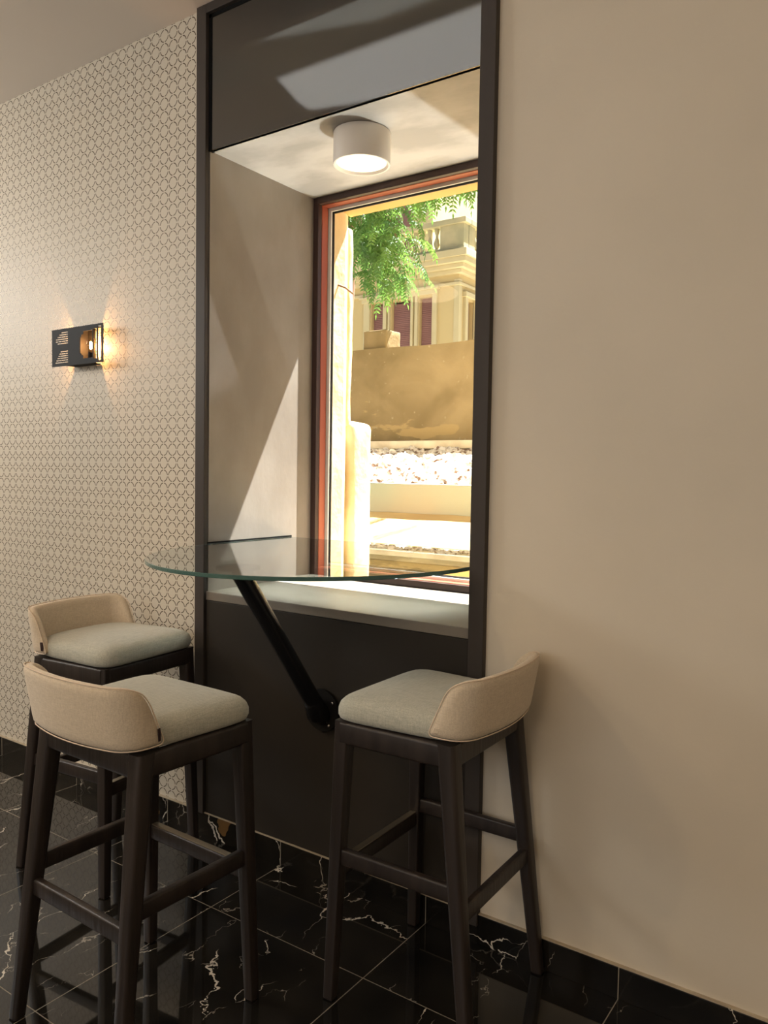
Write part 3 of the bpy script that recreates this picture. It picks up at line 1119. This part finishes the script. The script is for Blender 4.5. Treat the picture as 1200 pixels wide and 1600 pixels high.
# rubble slope
bm = bmesh.new()
nx, ny = 220, 40
grid = []
for i in range(nx + 1):
    col_ = []
    for j in range(ny + 1):
        x = -6.0 + i * 5.2 / nx
        t = j / ny
        y = 4.63 - 0.92 * t
        z = 1.535 - 0.335 * t ** 1.3
        p = Vector((x, y, z))
        z += (noise.noise(p * 9) * 0.035 + noise.noise(p * 24) * 0.03 + noise.noise(p * 50) * 0.018) * (1 if j < ny else 0)
        y += noise.noise(p * 13 + Vector((7, 3, 1))) * 0.04
        if j == ny:
            y, z = 3.70, 1.0
        col_.append(bm.verts.new((x, y, z)))
    grid.append(col_)
for i in range(nx):
    for j in range(ny):
        bm.faces.new((grid[i][j], grid[i + 1][j], grid[i + 1][j + 1], grid[i][j + 1]))
bot = [[bm.verts.new((-6.0 + i * 5.2 / nx, yy, 0.9)) for i in range(nx + 1)] for yy in (4.63, 3.70)]
for i in range(nx):
    bm.faces.new((grid[i][0], bot[0][i], bot[0][i + 1], grid[i + 1][0]))
    bm.faces.new((bot[0][i], bot[1][i], bot[1][i + 1], bot[0][i + 1]))
rb = obj('rubble_bank', bm, M['rubble'])
tag(rb, 'bank of pale rough broken limestone between the ledge and the smooth grey slab', 'stones')
rb['kind'] = 'stuff'
bm = bmesh.new()
box(bm, (TX0, 3.45, 0.60), (TX1, 3.72, 1.215), 0.006)
tag(obj('stone_slab', bm, M['slab']), 'long smooth grey-green stained slab in front of the rubble bank', 'slab')
# sloping ochre apron in front of the slab
bm = bmesh.new()
prism(bm, [(3.44, -0.1), (3.44, 0.975), (2.86, 0.800), (2.82, 0.785), (2.82, -0.1)], TX0, TX1, 'x')
for _ in range(5):
    es = [e for e in bm.edges if e.calc_length() > 0.16]
    bmesh.ops.subdivide_edges(bm, edges=es, cuts=1, use_grid_fill=True) if es else None
bmesh.ops.triangulate(bm, faces=bm.faces[:])
for v in bm.verts:
    v.co += noise.noise_vector(v.co * 4) * 0.008
tag(obj('masonry_terrace', bm, M['tan']), 'sloping ochre masonry terrace below the smooth slab, lit by the sun', 'terrace')
bm = bmesh.new()
box(bm, (TX0, 2.735, 0.665), (TX1, 2.805, 0.735), 0.004)
tag(obj('stone_step', bm, M['ledge']), 'low stone step with bright edge in front of the ochre terrace', 'step')
bm = bmesh.new()
box(bm, (TX0, 2.75, -0.6), (TX1, 2.80, 0.66), 0.004)
tag(obj('low_wall', bm, M['tan']), 'low tan masonry wall carrying the stone step, nearest the window', 'wall')
# squared stone on the retaining wall
sb = rough_block('stone_block', (-5.10, 5.02, 2.60), (-4.80, 5.30, 2.83), M['retaining'], 0.006, 0.05, 0.015, 5.0)
tag(sb, 'squared mossy stone block standing on top of the retaining wall', 'stone')

# ------------------------------------------------------------------ outside: the cream house
HX, HY = -7.88, 12.0
hs = thing('house', 'cream rendered house with red blinds and stone balcony beyond the retaining wall', 'house', (HX, HY, 0))


def hb(name, a, b, mat, parent=hs, bev=0.0, label=None):
    return boxobj(name, (a[0] - HX, a[1] - HY, a[2]), (b[0] - HX, b[1] - HY, b[2]), mat, parent, bev, label)


# front face made of pieces around the window openings; z 0..5.3
wins = [(-10.02, -9.71, 4.88), (-9.50, -9.01, 4.88), (-8.80, -8.49, 4.92)]
bm = bmesh.new()
xs = [-14.0] + [q for w in wins for q in w[:2]] + [HX]
for i in range(0, len(xs), 2):
    box(bm, (xs[i] - HX, 0, -0.6), (xs[i + 1] - HX, 0.25, 4.92))
for w in wins:
    box(bm, (w[0] - HX, 0, -0.6), (w[1] - HX, 0.25, 3.3))
box(bm, (-14 - HX, 0, 4.92), (0, 0.25, 5.5))
# side face with one opening y 12.32-12.75
box(bm, (-0.25, 0.25, -0.6), (0, 0.30, 5.5))
box(bm, (-0.25, 0.30, 4.84), (0, 0.62, 5.5))
box(bm, (-0.25, 0.30, -0.6), (0, 0.62, 3.2))
box(bm, (-0.25, 0.62, -0.6), (0, 8.0, 5.5))
box(bm, (-14 - HX, 7.75, -0.6), (-0.25, 8.0, 5.5))
box(bm, (-14 - HX, 0.25, -0.6), (-14 - HX + 0.25, 7.75, 5.5))
obj('wall', bm, M['house'], hs)
# upper storey set back behind the balcony
bm = bmesh.new()
box(bm, (-14 - HX, 1.0, 5.55), (-1.25, 7.5, 9.0))
obj('upper_storey', bm, M['house_trim'], hs)
for k, (x0, x1, zt) in enumerate(wins):
    b_ = hb('window', (x0, HY + 0.10, 3.3), (x1, HY + 0.14, zt), M['shutter'], hs, label='closed faded red blind')
    bm = bmesh.new()
    nsl = 40
    for j in range(nsl):
        z = 3.32 + j * (zt - 3.34) / nsl
        box(bm, (x0 - HX + 0.005, 0.085, z), (x1 - HX - 0.005, 0.10, z + (zt - 3.34) / nsl * 0.7))
    obj('slats', bm, M['shutter'], b_)
# stone surrounds
bm = bmesh.new()
for xa, xb in ((-10.20, -10.04), (-9.69, -9.60), (-9.56, -9.52), (-8.99, -8.93), (-8.89, -8.82), (-8.47, -8.36)):
    box(bm, (xa - HX, -0.06, 3.2), (xb - HX, 0.02, 4.98), 0.01)
for za, zb, xa, xb, p in ((4.94, 5.02, -10.24, -9.50, 0.08), (5.02, 5.06, -10.28, -9.46, 0.12), (4.96, 5.05, -9.56, -8.34, 0.08), (5.05, 5.10, -9.60, -8.30, 0.12)):
    box(bm, (xa - HX, -p, za), (xb - HX, 0.02, zb), 0.005)
# side window surround
for ya, yb in ((12.20, 12.31), (12.62, 12.74)):
    box(bm, (-0.02, ya - HY, 3.2), (0.06, yb - HY, 4.92), 0.01)
box(bm, (-0.02, 12.16 - HY, 4.88), (0.09, 12.80 - HY, 4.98), 0.005)
# corner strip
box(bm, (-0.10, -0.02, 3.0), (0.02, 0.10, 5.2), 0.003)
obj('window_surround', bm, M['house_trim'], hs)
bw = hb('window', (HX - 0.14, 12.31, 3.2), (HX - 0.10, 12.61, 4.84), M['shutter'], hs, label='closed faded red blind on the side face')
# cornice: stepped mouldings wrapping the corner
bm = bmesh.new()
for za, zb, p in ((5.08, 5.14, 0.05), (5.30, 5.38, 0.10), (5.38, 5.46, 0.20), (5.46, 5.56, 0.30), (5.56, 5.70, 0.34)):
    box(bm, (-14 - HX, -p, za), (p, 8.0, zb), 0.008)
obj('cornice', bm, M['house_trim'], hs)
# balcony
bc = bmesh.new()
PO = 0.22


def ped(bm, x0, y0, x1, y1):
    box(bm, (x0, y0, 5.70), (x1, y1, 5.78), 0.005)
    box(bm, (x0 + 0.02, y0 + 0.02, 5.78), (x1 - 0.02, y1 - 0.02, 6.22), 0.004)


ped(bc, -0.36, -PO, PO, -PO + 0.26)
ped(bc, PO - 0.26, -PO + 0.20, PO, -PO + 0.5)
ped(bc, -3.3, -PO, -2.95, -PO + 0.26)
box(bc, (-6.0, -PO + 0.02, 5.70), (-0.36, -PO + 0.22, 5.78), 0.004)
box(bc, (PO - 0.24, 0.2, 5.70), (PO - 0.02, 7.5, 5.78), 0.004)
box(bc, (-6.0, -PO - 0.03, 6.22), (PO + 0.04, -PO + 0.26, 6.33), 0.012)
box(bc, (PO - 0.28, 0.0, 6.22), (PO + 0.04, 7.5, 6.33), 0.012)
obj('balcony_rail', bc, M['balustrade'], hs, label='weathered stone balcony rail and pedestals')
bprof = [(0.055, 0.0), (0.055, 0.03), (0.03, 0.045), (0.062, 0.12), (0.065, 0.16), (0.028, 0.27), (0.026, 0.31), (0.045, 0.36), (0.05, 0.40), (0.05, 0.44)]
bal0 = None
posn = [(-0.47 - 0.165 * k, -PO + 0.12) for k in range(15)] + [(-3.42 - 0.165 * k, -PO + 0.12) for k in range(8)] + [(PO - 0.13, 0.42 + 0.165 * k) for k in range(14)]
for bx_, by_ in posn:
    if bal0 is None:
        bm = bmesh.new()
        lathe(bm, bprof, (0, 0, 0), 12)
        bal0 = obj('baluster', bm, M['balustrade'], hs, smooth=True, autosmooth=50)
        o = bal0
    else:
        o = bal0.copy()
        COL.objects.link(o)
        o.parent = hs
    o.location = (bx_, by_, 5.78)
# upper storey openings
for xa, xb in ((-2.2, -1.75), (-3.6, -3.1)):
    bm = bmesh.new()
    box(bm, (xa, 0.96, 5.8), (xb, 0.99, 8.0))
    obj('window', bm, M['shutter'], hs, label='red blind of the upper storey')

# ------------------------------------------------------------------ tree with long pinnate leaves
tr = thing('tree', 'leafy green tree with long drooping feather-like leaves above the retaining wall', 'tree', (-6.25, 5.95, 0))
TO = Vector((-6.25, 5.95, 0))
bm = bmesh.new()
trunk = [(-6.32, 5.95, -0.6), (-6.28, 5.95, 1.5), (-6.14, 5.92, 2.9), (-6.02, 5.85, 3.6), (-5.86, 5.78, 4.3), (-5.6, 5.7, 5.3), (-5.3, 5.6, 6.6)]
tube(bm, [Vector(p) - TO for p in trunk], [0.2, 0.17, 0.15, 0.14, 0.125, 0.1, 0.05], 14)
obj('trunk', bm, M['bark'], tr, smooth=True)
branches = [
    [(-5.92, 5.8, 4.05), (-5.5, 5.5, 4.35), (-5.1, 5.2, 4.3), (-4.8, 5.0, 4.0), (-4.6, 4.9, 3.7)],
    [(-5.86, 5.78, 4.3), (-5.2, 5.4, 4.75), (-4.6, 5.0, 4.75), (-4.1, 4.8, 4.55)],
    [(-5.7, 5.72, 4.9), (-5.0, 5.2, 5.3), (-4.0, 4.8, 5.2), (-3.2, 4.6, 4.9)],
    [(-5.9, 5.8, 4.2), (-5.8, 5.4, 4.6), (-5.6, 5.0, 4.5), (-5.3, 4.7, 4.2)],
    [(-5.5, 5.66, 5.6), (-4.9, 5.4, 6.0), (-4.3, 5.3, 6.1)],
    [(-5.98, 5.84, 3.8), (-6.3, 5.6, 4.3), (-6.5, 5.3, 4.6), (-6.6, 5.1, 4.5)],
]
for b_ in branches:
    bm = bmesh.new()
    tube(bm, [Vector(p) - TO for p in b_], [0.045 - 0.032 * i / (len(b_) - 1) for i in range(len(b_))], 8)
    obj('branch', bm, M['bark'], tr, smooth=True)

rng = random.Random(11)
bm = bmesh.new()


def leaflet(bm, p, d, nrm, L_, w_):
    s = d.cross(nrm).normalized()
    pts = [p, p + d * L_ * 0.35 + s * w_ / 2, p + d * L_ - nrm * L_ * 0.12, p + d * L_ * 0.35 - s * w_ / 2]
    mid = p + d * L_ * 0.42 - nrm * w_ * 0.15
    v = [bm.verts.new(q - TO) for q in pts] + [bm.verts.new(mid - TO)]
    bm.faces.new((v[0], v[1], v[4]))
    bm.faces.new((v[1], v[2], v[4]))
    bm.faces.new((v[2], v[3], v[4]))
    bm.faces.new((v[3], v[0], v[4]))


def compound(bm, p, az, L_, droop):
    pos = Vector(p)
    el = math.radians(rng.uniform(0, 25))
    n = 12
    step = L_ / n
    for k in range(n):
        el -= math.radians(droop / n * rng.uniform(0.7, 1.3))
        d = Vector((math.cos(az) * math.cos(el), math.sin(az) * math.cos(el), math.sin(el)))
        side = Vector((-math.sin(az), math.cos(az), 0))
        nrm = side.cross(d)
        if nrm.z < 0:
            nrm = -nrm
        new = pos + d * step
        q = side * 0.002
        a = bm.verts.new(pos - q - TO)
        b = bm.verts.new(pos + q - TO)
        c = bm.verts.new(new + q - TO)
        e = bm.verts.new(new - q - TO)
        bm.faces.new((a, b, c, e))
        if k > 0:
            for sg in (1, -1):
                ld = (side * sg * 0.85 + d * 0.45 + Vector((0, 0, -0.30 + rng.uniform(-.15, .15)))).normalized()
                leaflet(bm, pos, ld, nrm, 0.085 * (1.0 - 0.35 * k / n) * rng.uniform(0.85, 1.15), 0.024)
        pos = new
    leaflet(bm, pos, d, nrm, 0.07, 0.022)


clusters = [  # centre, spread, number of leaves
    ((-5.45, 5.1, 4.25), (0.45, 0.30, 0.35), 60),
    ((-5.15, 5.1, 3.80), (0.24, 0.2, 0.24), 28),
    ((-4.85, 4.95, 4.05), (0.35, 0.30, 0.28), 46),
    ((-4.85, 4.90, 3.55), (0.22, 0.20, 0.20), 22),
    ((-4.6, 4.8, 4.40), (0.36, 0.30, 0.2), 40),
    ((-3.75, 4.7, 4.45), (0.40, 0.30, 0.30), 50),
    ((-3.45, 4.6, 4.20), (0.25, 0.22, 0.16), 26),
    ((-5.35, 4.9, 4.05), (0.35, 0.3, 0.35), 40),
    ((-4.6, 4.8, 3.75), (0.28, 0.2, 0.16), 24),
    ((-4.62, 4.85, 3.36), (0.16, 0.14, 0.10), 14),
    ((-4.62, 4.75, 3.62), (0.22, 0.2, 0.18), 20),
    ((-3.85, 4.6, 4.50), (0.5, 0.3, 0.16), 50),
    ((-3.60, 4.5, 4.17), (0.26, 0.2, 0.10), 44),
    ((-3.95, 4.5, 4.14), (0.22, 0.2, 0.08), 36),
    ((-5.0, 4.85, 3.32), (0.10, 0.10, 0.06), 7),
    ((-5.6, 5.4, 5.2), (0.7, 0.5, 0.5), 60),
    ((-4.4, 5.1, 5.4), (0.9, 0.5, 0.45), 80),
    ((-3.3, 4.8, 5.1), (0.6, 0.4, 0.3), 40),
    ((-6.4, 5.3, 4.6), (0.4, 0.4, 0.4), 40),
    ((-4.9, 5.5, 6.2), (0.8, 0.6, 0.5), 60),
]
for c, s, n in clusters:
    for _ in range(n):
        p = Vector(c) + Vector([max(-1.3, min(1.3, rng.gauss(0, 0.6))) * q for q in s])
        compound(bm, p, rng.uniform(0, 2 * math.pi), rng.uniform(0.32, 0.52), rng.uniform(70, 120))
obj('foliage', bm, M['leaf'], tr, label='mass of bright green feather-like leaves')
